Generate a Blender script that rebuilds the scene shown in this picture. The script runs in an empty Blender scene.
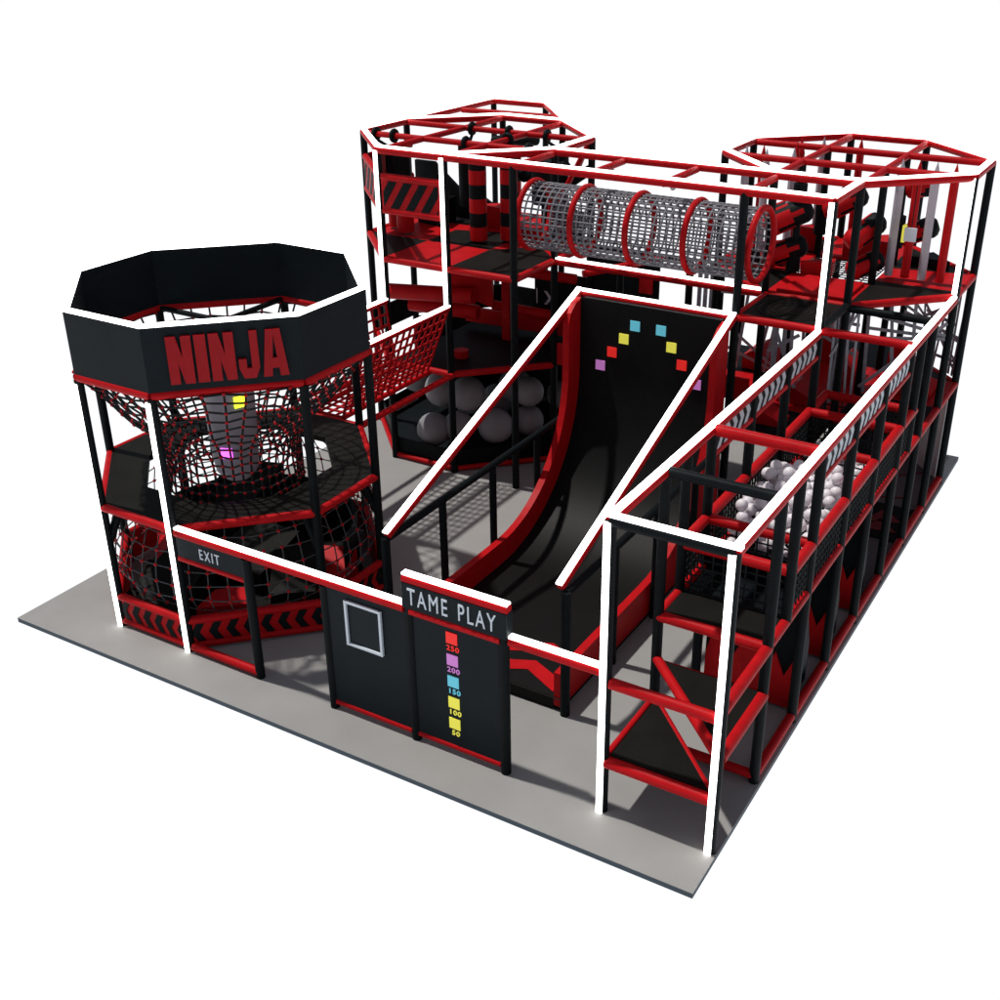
import bpy, math, random
from mathutils import Vector, Matrix
random.seed(7)
U = 1.2                       # metres in one bay of the play frame
D = bpy.data
sc = bpy.context.scene
COL = sc.collection

# ------------------------------------------------------------------ materials
def new_mat(name, base, rough=.5, spec=.5, var=.12, scale=6, bump=0.0, bscale=60, emit=None, estr=0, alpha=None, metal=0):
    m = D.materials.new(name); m.use_nodes = True
    nt = m.node_tree; b = nt.nodes['Principled BSDF']
    b.inputs['Roughness'].default_value = rough
    b.inputs['Specular IOR Level'].default_value = spec
    b.inputs['Metallic'].default_value = metal
    tc = nt.nodes.new('ShaderNodeTexCoord')
    n = nt.nodes.new('ShaderNodeTexNoise'); n.inputs['Scale'].default_value = scale; n.inputs['Detail'].default_value = 5
    nt.links.new(tc.outputs['Object'], n.inputs['Vector'])
    r = nt.nodes.new('ShaderNodeValToRGB')
    lo = [c * (1 - var) for c in base]; hi = [min(1, c * (1 + var)) for c in base]
    r.color_ramp.elements[0].position = .3; r.color_ramp.elements[1].position = .7
    r.color_ramp.elements[0].color = (*lo, 1); r.color_ramp.elements[1].color = (*hi, 1)
    nt.links.new(n.outputs['Fac'], r.inputs['Fac'])
    nt.links.new(r.outputs['Color'], b.inputs['Base Color'])
    if bump:
        n2 = nt.nodes.new('ShaderNodeTexNoise'); n2.inputs['Scale'].default_value = bscale; n2.inputs['Detail'].default_value = 3
        nt.links.new(tc.outputs['Object'], n2.inputs['Vector'])
        bp = nt.nodes.new('ShaderNodeBump'); bp.inputs['Strength'].default_value = bump; bp.inputs['Distance'].default_value = .01
        nt.links.new(n2.outputs['Fac'], bp.inputs['Height']); nt.links.new(bp.outputs['Normal'], b.inputs['Normal'])
    if emit:
        b.inputs['Emission Color'].default_value = (*emit, 1); b.inputs['Emission Strength'].default_value = estr
    return m

RED = new_mat('red_vinyl', (.45, .007, .010), .45, .08, .10, 5, .12, 90)
BLK = new_mat('black_foam', (.0045, .0068, .0080), .55, .09, .2, 8, .15, 80)
SLATE = new_mat('slate_panel', (.0075, .0125, .0160), .5, .10, .12, 3, .08, 60)
DECK = new_mat('black_deck_vinyl', (.0095, .0092, .0078), .55, .08, .15, 3, .12, 70)
ROPE = new_mat('black_rope', (.014, .016, .017), .8, .1, .2, 20)
ROPE2 = new_mat('dark_grey_rope', (.07, .075, .08), .8, .1, .2, 20)
KNOT = new_mat('red_knot', (.42, .008, .012), .5, .15, .1, 20)
REDROPE = new_mat('red_rope', (.38, .006, .009), .6, .12, .12, 14)
GREYROPE = new_mat('grey_rope', (.17, .17, .19), .6, .3, .12, 14)
STRAP = new_mat('grey_strap', (.30, .30, .335), .6, .3, .12, 8)
POLEG = new_mat('pale_grey_foam', (.45, .43, .48), .5, .3, .06, 8)
LED = new_mat('led_diffuser', (.8, .8, .8), .5, .3, 0, 5, emit=(1, .985, .96), estr=4.5)
WHITE = new_mat('white_plastic', (.72, .69, .72), .38, .4, .05, 6)
BIGB = new_mat('grey_ball_vinyl', (.26, .26, .27), .5, .2, .08, 3)
BAG = new_mat('pale_bag_vinyl', (.30, .29, .33), .5, .3, .08, 6)
LETR = new_mat('letter_white', (.66, .72, .78), .4, .4, .03, 6)
LETRED = new_mat('letter_red', (.34, .008, .012), .45, .12, .06, 8)
CHEV = new_mat('chevron_black', (.006, .009, .010), .55, .08, .1, 8)
CHEVG = new_mat('chevron_pale', (.50, .55, .60), .5, .3, .05, 8)
TRED = new_mat('tile_red', (.75, .02, .015), .5, .3, .04, 6, emit=(.75, .02, .015), estr=.5)
TPUR = new_mat('tile_purple', (.45, .16, .45), .5, .3, .04, 6, emit=(.45, .16, .45), estr=.6)
TBLU = new_mat('tile_blue', (.10, .42, .52), .5, .3, .04, 6, emit=(.10, .42, .52), estr=.6)
TYEL = new_mat('tile_yellow', (.6, .56, .06), .5, .3, .04, 6, emit=(.72, .68, .08), estr=.6)
LYEL = new_mat('lit_yellow_tile', (.7, .8, .05), .5, .3, 0, 6, emit=(.75, .9, .03), estr=2.2)
LPUR = new_mat('lit_purple_tile', (.7, .1, .7), .5, .3, 0, 6, emit=(.75, .12, .8), estr=2.2)
GREYP = new_mat('light_grey_panel', (.72, .72, .72), .5, .3, .06, 2)
WINP = new_mat('dark_window', (.009, .014, .018), .4, .1, .05, 2)
RAMP = new_mat('ramp_vinyl', (.0062, .0062, .0060), .5, .1, .12, 2, .08, 60)
CONC = new_mat('grey_floor_sheet', (.288, .284, .275), .62, .3, .05, 1.6, .06, 40)
EDGE = new_mat('floor_edge', (.045, .065, .085), .6, .3, .06, 4)
COURT = new_mat('court_floor', (.10, .098, .105), .5, .3, .06, 3)
MAROON = new_mat('maroon_line', (.16, .01, .015), .5, .3, .06, 3)

# ------------------------------------------------------------------ mesh helper (bay units in, metres out)
def V(*a): return Vector(a if len(a) > 1 else a[0])
class MB:
    def __init__(s): s.v = []; s.f = []; s.m = []; s.sm = []
    def add(s, vs, fs, mi=0, smooth=False):
        o = len(s.v); s.v += [tuple(p) for p in vs]
        for f in fs: s.f.append([i + o for i in f]); s.m.append(mi); s.sm.append(smooth)
        return s
    def box(s, a, b, mi=0):
        x0, x1 = sorted((a[0], b[0])); y0, y1 = sorted((a[1], b[1])); z0, z1 = sorted((a[2], b[2]))
        return s.add([(x0,y0,z0),(x1,y0,z0),(x1,y1,z0),(x0,y1,z0),(x0,y0,z1),(x1,y0,z1),(x1,y1,z1),(x0,y1,z1)],
              [(0,3,2,1),(4,5,6,7),(0,1,5,4),(1,2,6,5),(2,3,7,6),(3,0,4,7)], mi)
    def obox(s, p0, p1, w, h, up=(0,0,1), off=(0,0,0), mi=0):
        # bar from p0 to p1: width w sideways, height h along up
        p0, p1, off = V(p0) + V(off), V(p1) + V(off), None
        d = (p1 - p0).normalized(); u = V(up); sd = d.cross(u).normalized(); u = sd.cross(d).normalized()
        vs = []
        for p in (p0, p1):
            for a, b in ((-1,-1),(1,-1),(1,1),(-1,1)): vs.append(p + sd*(a*w/2) + u*(b*h/2))
        return s.add(vs, [(3,2,1,0),(4,5,6,7),(0,1,5,4),(1,2,6,5),(2,3,7,6),(3,0,4,7)], mi)
    def tube(s, p0, p1, r, n=12, mi=0, r1=None, cap=True):
        p0, p1 = V(p0), V(p1); r1 = r if r1 is None else r1
        d = (p1 - p0).normalized(); a = V(0,0,1) if abs(d.z) < .9 else V(1,0,0)
        e1 = d.cross(a).normalized(); e2 = d.cross(e1).normalized(); vs = []
        for p, rr in ((p0, r), (p1, r1)):
            for i in range(n):
                t = 2*math.pi*i/n; vs.append(p + e1*(math.cos(t)*rr) + e2*(math.sin(t)*rr))
        o = len(s.v)
        s.add(vs, [(i, (i+1) % n, n+(i+1) % n, n+i) for i in range(n)], mi, True)
        if cap:
            s.add(vs[:n], [tuple(range(n))[::-1]], mi); s.add(vs[n:], [tuple(range(n))], mi)
        return s
    def path(s, pts, r, n=6, mi=0, closed=False):
        # swept tube through points
        P = [V(p) for p in pts]; N = len(P); vs = []
        prev = None
        for i in range(N):
            if closed: d = (P[(i+1) % N] - P[i-1])
            else: d = (P[min(i+1, N-1)] - P[max(i-1, 0)])
            d = d.normalized()
            if prev is None:
                a = V(0,0,1) if abs(d.z) < .9 else V(1,0,0); e1 = d.cross(a).normalized()
            else: e1 = (prev - d*prev.dot(d)).normalized()
            prev = e1; e2 = d.cross(e1)
            for k in range(n):
                t = 2*math.pi*k/n; vs.append(P[i] + e1*(math.cos(t)*r) + e2*(math.sin(t)*r))
        fs = []
        for i in range(N if closed else N-1):
            j = (i+1) % N
            for k in range(n): fs.append((i*n+k, i*n+(k+1) % n, j*n+(k+1) % n, j*n+k))
        s.add(vs, fs, mi, True); return s
    def poly(s, pts, nrm, th, mi=0, side=None):
        # flat polygon pts extruded by th along nrm
        n = len(pts); nr = V(nrm).normalized()*th; P = [V(p) for p in pts]
        area = sum(((P[i]-P[0]).cross(P[(i+1) % n]-P[0]) for i in range(n)), V(0,0,0))
        if area.dot(nr) < 0: P = P[::-1]
        vs = P + [p + nr for p in P]
        s.add(vs, [tuple(range(n))[::-1]], mi); o = len(s.v) - 2*n
        s.f.append([o+n+i for i in range(n)]); s.m.append(mi); s.sm.append(False)
        for i in range(n):
            s.f.append([o+i, o+(i+1) % n, o+n+(i+1) % n, o+n+i]); s.m.append(mi if side is None else side); s.sm.append(False)
        return s
    def sphere(s, c, r, n=12, m=8, mi=0):
        c = V(c); vs = [c + V(0,0,r)]
        for j in range(1, m):
            t = math.pi*j/m
            for i in range(n):
                a = 2*math.pi*i/n; vs.append(c + V(math.sin(t)*math.cos(a), math.sin(t)*math.sin(a), math.cos(t))*r)
        vs.append(c - V(0,0,r)); fs = [(0, 1+i, 1+(i+1) % n) for i in range(n)]
        for j in range(m-2):
            for i in range(n): fs.append((1+j*n+i, 1+(j+1)*n+i, 1+(j+1)*n+(i+1) % n, 1+j*n+(i+1) % n))
        b = 1+(m-2)*n; e = len(vs)-1
        fs += [(b+i, e, b+(i+1) % n) for i in range(n)]
        return s.add(vs, fs, mi, True)
    def knot(s, c, r, mi=0):
        c = V(c); vs = [c+V(r,0,0), c-V(r,0,0), c+V(0,r,0), c-V(0,r,0), c+V(0,0,r), c-V(0,0,r)]
        return s.add(vs, [(0,2,4),(2,1,4),(1,3,4),(3,0,4),(2,0,5),(1,2,5),(3,1,5),(0,3,5)], mi, True)
    def lathe(s, c, prof, n=24, mi=0):
        vs = []
        for r, z in prof:
            for i in range(n):
                a = 2*math.pi*i/n; vs.append((c[0]+math.cos(a)*r, c[1]+math.sin(a)*r, z))
        fs = []
        for j in range(len(prof)-1):
            for i in range(n): fs.append((j*n+i, j*n+(i+1) % n, (j+1)*n+(i+1) % n, (j+1)*n+i))
        s.add(vs, fs, mi, True); return s
    def build(s, name, mats, parent=None, loc=None, bevel=0):
        if not isinstance(mats, (list, tuple)): mats = [mats]
        org = V(0,0,0)
        if parent is not None:
            p = parent
            while p.parent: p = p.parent
            org = V(p['_o']) if '_o' in p else V(0,0,0)
        elif loc is not None: org = V(loc)
        me = D.meshes.new(name)
        me.from_pydata([((x-org.x)*U, (y-org.y)*U, (z-org.z)*U) for x, y, z in s.v], [], s.f)
        for m in mats: me.materials.append(m)
        me.polygons.foreach_set('material_index', s.m); me.polygons.foreach_set('use_smooth', s.sm)
        me.validate(); me.update()
        o = D.objects.new(name, me); COL.objects.link(o)
        if parent is not None: o.parent = parent
        else: o.location = org*U
        if bevel:
            md = o.modifiers.new('bevel', 'BEVEL'); md.width = bevel*U; md.segments = 2; md.limit_method = 'ANGLE'
        return o

def tag(o, label, cat, group=None, kind=None):
    if label: o['label'] = label
    if cat: o['category'] = cat
    if group: o['group'] = group
    if kind: o['kind'] = kind
    return o
def thing(name, label, cat, loc, group=None):
    o = D.objects.new(name, None); COL.objects.link(o); o.empty_display_size = .2
    o.location = V(loc)*U; o['_o'] = list(loc)
    return tag(o, label, cat, group)

PR = .047      # radius of padded pipes
def post(par, x, y, z0, z1, mat=None, r=PR, led=None, name='post'):
    o = MB().tube((x,y,z0), (x,y,z1), r, 14).build(name, mat or BLK, par)
    if led is not None:
        a, b = led
        MB().box((x-.036, y-r-.008, a), (x+.020, y-r+.016, b)).build('led_strip', LED, par)
    return o
def rail(par, p0, p1, mat=None, r=PR, led=False, name='rail', lo=0, trim=0):
    p0, p1 = V(p0), V(p1)
    if trim:
        d = (p1-p0).normalized()*trim; p0 = p0+d; p1 = p1-d
    o = MB().tube(p0, p1, r, 12).build(name, mat or RED, par)
    if led:
        d = (p1-p0).normalized(); sd = d.cross(V(0,0,1)).normalized(); up = sd.cross(d)
        MB().obox(p0-d*lo, p1+d*lo, .062, .022, up, up*(r+.004)).build('led_strip', LED, par)
    return o
def net(mb, fn, nu, nv, closed=False, r=.008, kr=0, mi=0, ki=1, n=5, sub=1):
    # fn(i,j) -> point; nu cells along i, nv cells along j
    for j in range(nv+1):
        mb.path([fn(i/sub, j) for i in range(nu*sub + (0 if closed else 1))], r, n, mi, closed)
    for i in range(nu + (0 if closed else 1)):
        mb.path([fn(i, j/sub) for j in range(nv*sub+1)], r, n, mi)
    if kr:
        for j in range(nv+1):
            for i in range(nu + (0 if closed else 1)): mb.knot(fn(i, j), kr, ki)
def flatnet(name, par, a, b, c, d, nu, nv, r, mat, kr=0, kmat=None):
    # bilinear net over the quad a-b (bottom) d-c (top)
    a, b, c, d = V(a), V(b), V(c), V(d)
    def fn(i, j):
        u, v = i/nu, j/nv; return (a*(1-u)+b*u)*(1-v) + (d*(1-u)+c*u)*v
    mb = MB(); net(mb, fn, nu, nv, False, r, kr)
    return mb.build(name, [mat, kmat] if kmat else mat, par)
def textmesh(s, size, ext, bold=0.0, xs=1.0, font=None, spacing=1.0):
    cu = D.curves.new('t', 'FONT'); cu.body = s; cu.size = size; cu.extrude = ext; cu.offset = bold
    cu.align_x = 'CENTER'; cu.align_y = 'CENTER'; cu.space_character = spacing; cu.resolution_u = 6
    o = D.objects.new('t', cu); COL.objects.link(o); bpy.context.view_layer.update()
    dg = bpy.context.evaluated_depsgraph_get(); me = o.evaluated_get(dg).to_mesh()
    vs = [V(v.co.x*xs, v.co.y, v.co.z) for v in me.vertices]; fs = [tuple(p.vertices) for p in me.polygons]
    D.objects.remove(o); D.curves.remove(cu)
    return vs, fs
def text(name, s, size, c, ex, ez, par, mat, ext=.006, bold=0., xs=1., spacing=1.):
    vs, fs = textmesh(s, size, ext, bold, xs, spacing=spacing); ex, ez, c = V(ex).normalized(), V(ez).normalized(), V(c); en = ex.cross(ez)
    return MB().add([c + ex*v.x + ez*v.y + en*v.z for v in vs], fs).build(name, mat, par)

def chev(mb, c, ex, ez, nrm, w, h, t, th, mi=0, flip=1):
    # chevron "<" : point to -ex*flip
    c, ex, ez = V(c), V(ex).normalized()*flip, V(ez).normalized()
    P = [(-w/2,0),(w/2-t,h/2),(w/2,h/2),(-w/2+t,0),(w/2,-h/2),(w/2-t,-h/2)]
    pts = [c + ex*a + ez*b for a, b in P]
    # two convex halves
    mb.poly([pts[0],pts[1],pts[2],pts[3]], nrm, th, mi); mb.poly([pts[0],pts[3],pts[4],pts[5]], nrm, th, mi)

def octo(ox, oy):   # front-right vertex of the front edge first
    return [(ox-1,oy),(ox,oy),(ox+1,oy+1),(ox+1,oy+2),(ox,oy+3),(ox-1,oy+3),(ox-2,oy+2),(ox-2,oy+1)]

# ------------------------------------------------------------------ floor sheet
fl = MB().box((-1.95,-.5,-.055), (6.06,8.99,-.004)).build('floor', EDGE); fl['kind'] = 'structure'
f2 = MB().box((-1.95,-.5,-.004), (6.06,8.99,0)).build('floor_covering', CONC); f2['kind'] = 'structure'

# ================================================================== NINJA TOWER
XL = .16
O1 = octo(XL, 0); H0, H1 = 2.86, 3.53; P1 = 1.43
nt_ = thing('ninja_tower', 'eight-sided black tower with the red word NINJA on its white-rimmed hood', 'play tower', (XL-.5,1.5,0))
for k, (x, y) in enumerate(O1):
    post(nt_, x, y, 0, H0-.03, led=(0.0, H0-.06) if k in (0,1) else None)
c8 = V(XL-.5, 1.5, 0)
for k in range(8):
    a, b = V(*O1[k],0), V(*O1[(k+1) % 8],0); d = (b-a).normalized(); nout = ((a+b)/2-c8).normalized()
    ai, bi = a - nout*.0, b - nout*.0
    # hood panel
    t = .022
    mb = MB(); P = [a+V(0,0,H0+.03), b+V(0,0,H0+.03), b+V(0,0,H1), a+V(0,0,H1)]
    hw = .028; th8 = math.tan(math.pi/8)
    vs = []
    for p, sg in zip(P, (-1,1,1,-1)): vs += [p + nout*hw + d*(sg*hw*th8), p - nout*hw - d*(sg*hw*th8)]
    mb.add(vs, [(0,2,4,6),(7,5,3,1),(0,1,3,2),(2,3,5,4),(4,5,7,6),(6,7,1,0)])
    mb.build('hood_panel', SLATE, nt_)
    rail(nt_, a+V(0,0,H0), b+V(0,0,H0), name='hood_rail')
    e = nout*.0
    MB().obox(a-d*.013, b+d*.013, .062, .026, (0,0,1), V(0,0,H1+.013)).build('led_strip', LED, nt_)
    # platform edge
    rail(nt_, a+V(0,0,P1), b+V(0,0,P1), name='platform_edge', r=.045)
    # base band: rails and chevron panel
    rail(nt_, a+V(0,0,.06), b+V(0,0,.06), name='base_rail', r=.04)
    rail(nt_, a+V(0,0,.36), b+V(0,0,.36), name='base_rail', r=.045)
    mb = MB(); mb.poly([a+V(0,0,.07), b+V(0,0,.07), b+V(0,0,.36), a+V(0,0,.36)], nout, .012)
    bp = mb.build('base_panel', RED, nt_)
    if k in (0,1,2,7):
        mb = MB(); L = (b-a).length; n = 8 if L > 1.2 else 6
        for i in range(n):
            cc = a + d*(L*(i+.55)/n) + V(0,0,.21)+nout*.0125
            mb = MB(); chev(mb, cc, d, (0,0,1), nout, .145, .215, .085, .006); mb.build('chevron', CHEV, bp)
# ring platform with an eight-sided well
def hole(k, r=.98/math.cos(math.pi/8)):
    a = math.pi/8*(2*k+1) - math.pi/2 - math.pi/4
    return V(c8.x + r*math.cos(a), c8.y + r*math.sin(a), 0)
outer = [V(x,y,0) for x,y in O1]
inner = [hole(k) for k in range(8)]
for k in range(8):
    j = (k+1) % 8
    MB().poly([outer[k]+V(0,0,P1-.03), outer[j]+V(0,0,P1-.03), inner[j]+V(0,0,P1-.03), inner[k]+V(0,0,P1-.03)], (0,0,1), .065).build('platform_pad', DECK, nt_)
    rail(nt_, outer[k]+V(0,0,1.0), outer[k]*.62+inner[k]*.38+V(0,0,P1-.06), BLK, .045, name='brace')
# steps: low black block on the left of the ring, seen past the corner post
def sstep(t): return t*t*(3-2*t)
def interp(pr, z):
    for (z0, r0), (z1, r1) in zip(pr, pr[1:]):
        if z0 >= z >= z1: return r0 + (r1-r0)*(z0-z)/(z0-z1)
    return pr[-1][1]
pr = [(2.86,1.52),(2.6,1.32),(2.3,1.06),(2.15,.86),(2.0,.75),(1.8,.69),(1.6,.68),(1.42,.71)]
def octr(a, R):   # radius of the octagon of apothem R in direction a
    t = (a + math.pi/8) % (math.pi/4) - math.pi/8
    return R/math.cos(t)
def netfn_up(i, j):
    a = 2*math.pi*i/46; z = 2.82 - (2.82-1.42)*j/13; r = interp(pr, z); w = max(0, (z-2.3)/.56)
    rr = r*(1-w) + octr(a, r)*w*.97 + .03*w
    wob = .012*math.sin(i*1.7+j*.9)
    sh = min(1, max(0, (2.8-z)/.75)); sh = sh*sh*(3-2*sh)
    return V(c8.x + .16*sh + (rr+wob)*math.cos(a), c8.y - .22*sh + (rr+wob)*math.sin(a), z + .015*math.sin(i*2.1+j))
mb = MB(); net(mb, netfn_up, 46, 13, True, .012, .027)
mb.build('rope_net', [ROPE, KNOT], nt_)
pr2 = [(1.40,1.20),(1.2,1.34),(1.0,1.42),(.8,1.47),(.6,1.48),(.48,1.45),(.36,1.36)]
def netfn_lo(i, j):
    a = 2*math.pi*i/46; z = 1.38 - (1.38-.38)*j/6; r = interp(pr2, z)
    return V(c8.x + r*math.cos(a), c8.y + r*math.sin(a), z + .012*math.sin(i*1.3+j*2))
mb = MB(); net(mb, netfn_lo, 46, 6, True, .0075, .027)
mb.build('rope_net', [ROPE2, KNOT], nt_)
mb = MB(); bkp = [V(c8.x+1.22*math.cos(math.radians(a)), c8.y+1.22*math.sin(math.radians(a)), 0) for a in range(10, 176, 11)]
for p, q_ in zip(bkp, bkp[1:]): mb.poly([p+V(0,0,.1), q_+V(0,0,.1), q_+V(0,0,.72), p+V(0,0,.72)], ((p+q_)/2-c8).to_2d().to_3d(), .02)
mb.build('white_blocker', BLK, nt_)  # added black sheet, blocks the white background behind the lower net
# pipes across the top of the hood interior
for a, b in ((7,2),(6,3),(0,5),(1,4)):
    rail(nt_, (*O1[a],H0+.0), (*O1[b],H0+.0), BLK, .032, name='cross_pipe', trim=.05)
# letters NINJA as bold blocks on the diagonal face
ex = V(1,1,0).normalized(); ez = V(0,0,1); nn = V(1,-1,0).normalized()
c0 = V(XL,0,0)+nn*.029
G = {'N': [[(0,0),(.40,0),(.40,1),(0,1)],[(.60,0),(1,0),(1,1),(.60,1)],[(.40,1),(.40,.45),(.60,0),(.60,.55)]],
     'I': [[(0,0),(1,0),(1,1),(0,1)]],
     'J': [[(.62,.22),(1,.22),(1,1),(.62,1)],[(.2,0),(.78,0),(1,.22),(0,.22)],[(0,.22),(.38,.22),(.38,.42),(0,.42)]],
     'A': [[(0,0),(.34,0),(.52,1),(.22,1)],[(.66,0),(1,0),(.78,1),(.48,1)],[(.27,.18),(.73,.18),(.69,.40),(.31,.40)]]}
x = .20
for ch, w in (('N',.225),('I',.105),('N',.225),('J',.19),('A',.24)):
    mb = MB(); hh = .46; zb = 2.975
    for q, pg in enumerate(G[ch]):
        mb.poly([c0 + ex*(x+u*w) + ez*(zb+v*hh) for u, v in pg], nn, .045+.0015*q)
    mb.build('letter', LETRED, nt_); x += w + .026
# soft shapes on the tower floor
cu = thing('floor_cushions', 'red and black wedge cushions on the floor inside the ninja tower net', 'cushions', (c8.x,c8.y,0))
def wedge(par, pts, h0, h1, mat, name='wedge'):
    # pts quad; first edge at height h0, opposite edge at height h1
    P = [V(*p,.0) for p in pts]; top = [P[0]+V(0,0,h0), P[1]+V(0,0,h0), P[2]+V(0,0,h1), P[3]+V(0,0,h1)]
    b = MB().add(P+top, [(3,2,1,0),(4,5,6,7),(0,1,5,4),(1,2,6,5),(2,3,7,6),(3,0,4,7)])
    return b.build(name, mat, par)
cx, cy = c8.x, c8.y
wedge(cu, [(cx-1.3,cy-.2),(cx-.75,cy-.75),(cx-.45,cy-.35),(cx-1.0,cy+.25)], .3, .55, RED)
wedge(cu, [(cx-.7,cy-1.25),(cx+.1,cy-1.25),(cx+.0,cy-.6),(cx-.6,cy-.6)], .2, .55, DECK)
wedge(cu, [(cx+.2,cy-1.1),(cx+.62,cy-.75),(cx+.4,cy-.5),(cx+.15,cy-.75)], .2, .24, RED)
wedge(cu, [(cx+.8,cy-.6),(cx+1.2,cy-.3),(cx+.9,cy+.2),(cx+.55,cy-.2)], .3, .6, DECK)
wedge(cu, [(cx+.95,cy-.1),(cx+1.3,cy+.0),(cx+1.15,cy+.5),(cx+.7,cy+.3)], .25, .45, RED)
wedge(cu, [(cx-.3,cy-.4),(cx+.5,cy-.4),(cx+.4,cy+.4),(cx-.3,cy+.4)], .35, .5, DECK)
wedge(cu, [(cx-1.2,cy+.35),(cx-.4,cy+.2),(cx-.4,cy+1.1),(cx-1.0,cy+.9)], .5, .9, DECK)
MB().poly([V(c8.x+1.34*math.cos(a*math.pi/4+math.pi/8), c8.y+1.34*math.sin(a*math.pi/4+math.pi/8), .006) for a in range(8)], (0,0,1), .06).build('base_mat', DECK, cu)
# lit bag hanging in the well
cx, cy = c8.x+.10, c8.y-.14
bag = thing('hanging_bag', 'pale grey bag with glowing yellow and purple tiles hanging in the ninja tower net', 'hanging bag', (cx,cy,1.2))
MB().lathe((cx,cy), [(0.001,2.72),(.22,2.70),(.265,2.64),(.27,2.3),(.26,1.9),(.245,1.6),(.225,1.47),(.14,1.37),(0.001,1.33)], 28).build('bag_body', BAG, bag)
MB().tube((cx,cy,2.70),(cx,cy,2.83),.02,8).build('strap', BLK, bag)
def tile_on(r, ang, z, s, mat, name):
    n = V(math.cos(ang), math.sin(ang), 0); t = V(-n.y, n.x, 0); c = V(cx,cy,z)+n*(r-.006)
    MB().poly([c-t*s-V(0,0,s), c+t*s-V(0,0,s), c+t*s+V(0,0,s), c-t*s+V(0,0,s)], n, .02).build(name, mat, bag)
tile_on(.271, math.radians(-22), 2.33, .06, LYEL, 'light_tile')
tile_on(.252, math.radians(-66), 1.75, .06, LPUR, 'light_tile')

# ================================================================== ENTRANCE FENCE
X = [XL, 1.12, 2.08, 3.055, 4.03, 5.0, 6.0]
FT = 1.42
g = thing('exit_gateway', 'low gateway beside the ninja tower with EXIT in white on a dark header', 'gateway', (.64,0,0))
post(g, X[1], 0, 0, FT-.04)
rail(g, (X[0]+.05,0,.06), (X[1],0,.06), name='sill_rail')
rail(g, (X[0]+.05,0,FT), (X[2]-.001,0,FT), led=True)
rail(g, (X[0]+.05,0,1.13), (X[1]-.03,0,1.13), r=.035)
MB().box((X[0]+.05,-.02,1.15),(X[1]-.03,.02,FT-.03)).build('header_panel', SLATE, g)
text('lettering', 'EXIT', .165, (X[0]+.49,-.024,1.262), (1,0,0), (0,0,1), g, LETR, .004, .0, .66, 1.3)

g = thing('low_fence', 'plain dark fence section carrying an empty pale square frame', 'fence', (2.57,0,0))
post(g, X[2], 0, 0, FT-.04)
rail(g, (X[2],0,FT), (X[3]-.055,0,FT), led=True)
rail(g, (X[2]+.04,0,.08), (X[3]-.04,0,.08), r=.035, name='bottom_rail')
MB().box((X[2]+.03,-.02,.09),(X[3]-.03,.02,FT-.03)).build('panel', SLATE, g)
fr = thing('square_frame', 'pale square frame fixed on the plain dark fence panel', 'frame', (2.53,-.03,1.06))
for a, b in (((2.345,.84),(2.735,.84)), ((2.345,1.295),(2.735,1.295))):
    MB().box((a[0],-.045,a[1]-.012),(b[0],-.021,b[1]+.012)).build('frame_bar', LETR, fr)
for xx in (2.345, 2.735):
    MB().box((xx-.012,-.047,.828),(xx+.012,-.0215,1.307)).build('frame_bar', LETR, fr)
MB().box((2.358,-.026,.853),(2.722,-.0205,1.282)).build('screen', WINP, fr)

g = thing('score_board', 'tall dark board reading TAME PLAY above coloured score squares', 'score board', (3.54,0,0))
post(g, X[3], 0, 0, 1.70); post(g, X[4], 0, 0, 1.70)
MB().box((X[3]-.055,-.05,FT+.03),(X[4]+.055,.06,1.71)).build('header_box', SLATE, g, bevel=.012)
rail(g, (X[3]-.05,0,1.735), (X[4]+.05,0,1.735), led=True)
rail(g, (X[3]+.02,-.02,FT), (X[4]-.02,-.02,FT), r=.038, name='mid_rail')
rail(g, (X[3]+.04,0,.08), (X[4]-.04,0,.08), r=.035, name='bottom_rail')
MB().box((X[3]+.03,-.02,.09),(X[4]-.03,.02,FT-.02)).build('panel', SLATE, g)
for ws, wx in (('TAME',3.285), ('PLAY',3.79)): text('lettering', ws, .24, (wx,-.054,1.58), (1,0,0), (0,0,1), g, LETR, .004, .0, .60, 1.27)
for i, (m, s) in enumerate(((TRED,'250'),(TPUR,'200'),(TBLU,'150'),(TYEL,'100'),(TYEL,'50'))):
    zc = 1.272 - i*.230
    MB().box((3.505-.058,-.028,zc-.058),(3.505+.058,-.0205,zc+.058)).build('score_square', m, g)
    text('score_number', s, .074, (3.513,-.024,zc-.108), (1,0,0), (0,0,1), g, m, .003, .0012, 1.1, 1.15)

g = thing('fence_rail', 'single white-lit rail joining the score board to the ball corridor', 'railing', (4.5,0,FT))
rail(g, (X[4]+.06,0,FT+.01), (X[5]-.04,0,FT+.01), led=True)

# ================================================================== WARPED WALL
xa, xb = 2.08, 4.03
w = thing('warped_wall', 'curved black ramp wall with red side walls and coloured target squares', 'warped wall', ((xa+xb)/2,1,0))
def prof(r, n=18, y0=1.0, ztop=2.86):
    pts = [(y0, 2.0-r)]
    for i in range(n+1):
        t = math.pi/2*i/n; pts.append((2.95+r*math.sin(t), 2.0-r*math.cos(t)))
    pts.append((2.95+r, ztop)); return pts
deck = prof(1.85); deck[0] = (1.02, .15)
mb = MB(); N = len(deck); vs = []
for x in (xa+.085, xb-.085):
    for y, z in deck: vs.append((x,y,z))
fs = [(i, i+1, N+i+1, N+i) for i in range(N-1)][:]
fs = [tuple(f[::-1]) for f in fs]
mb.add(vs, fs, 0, True)
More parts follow.
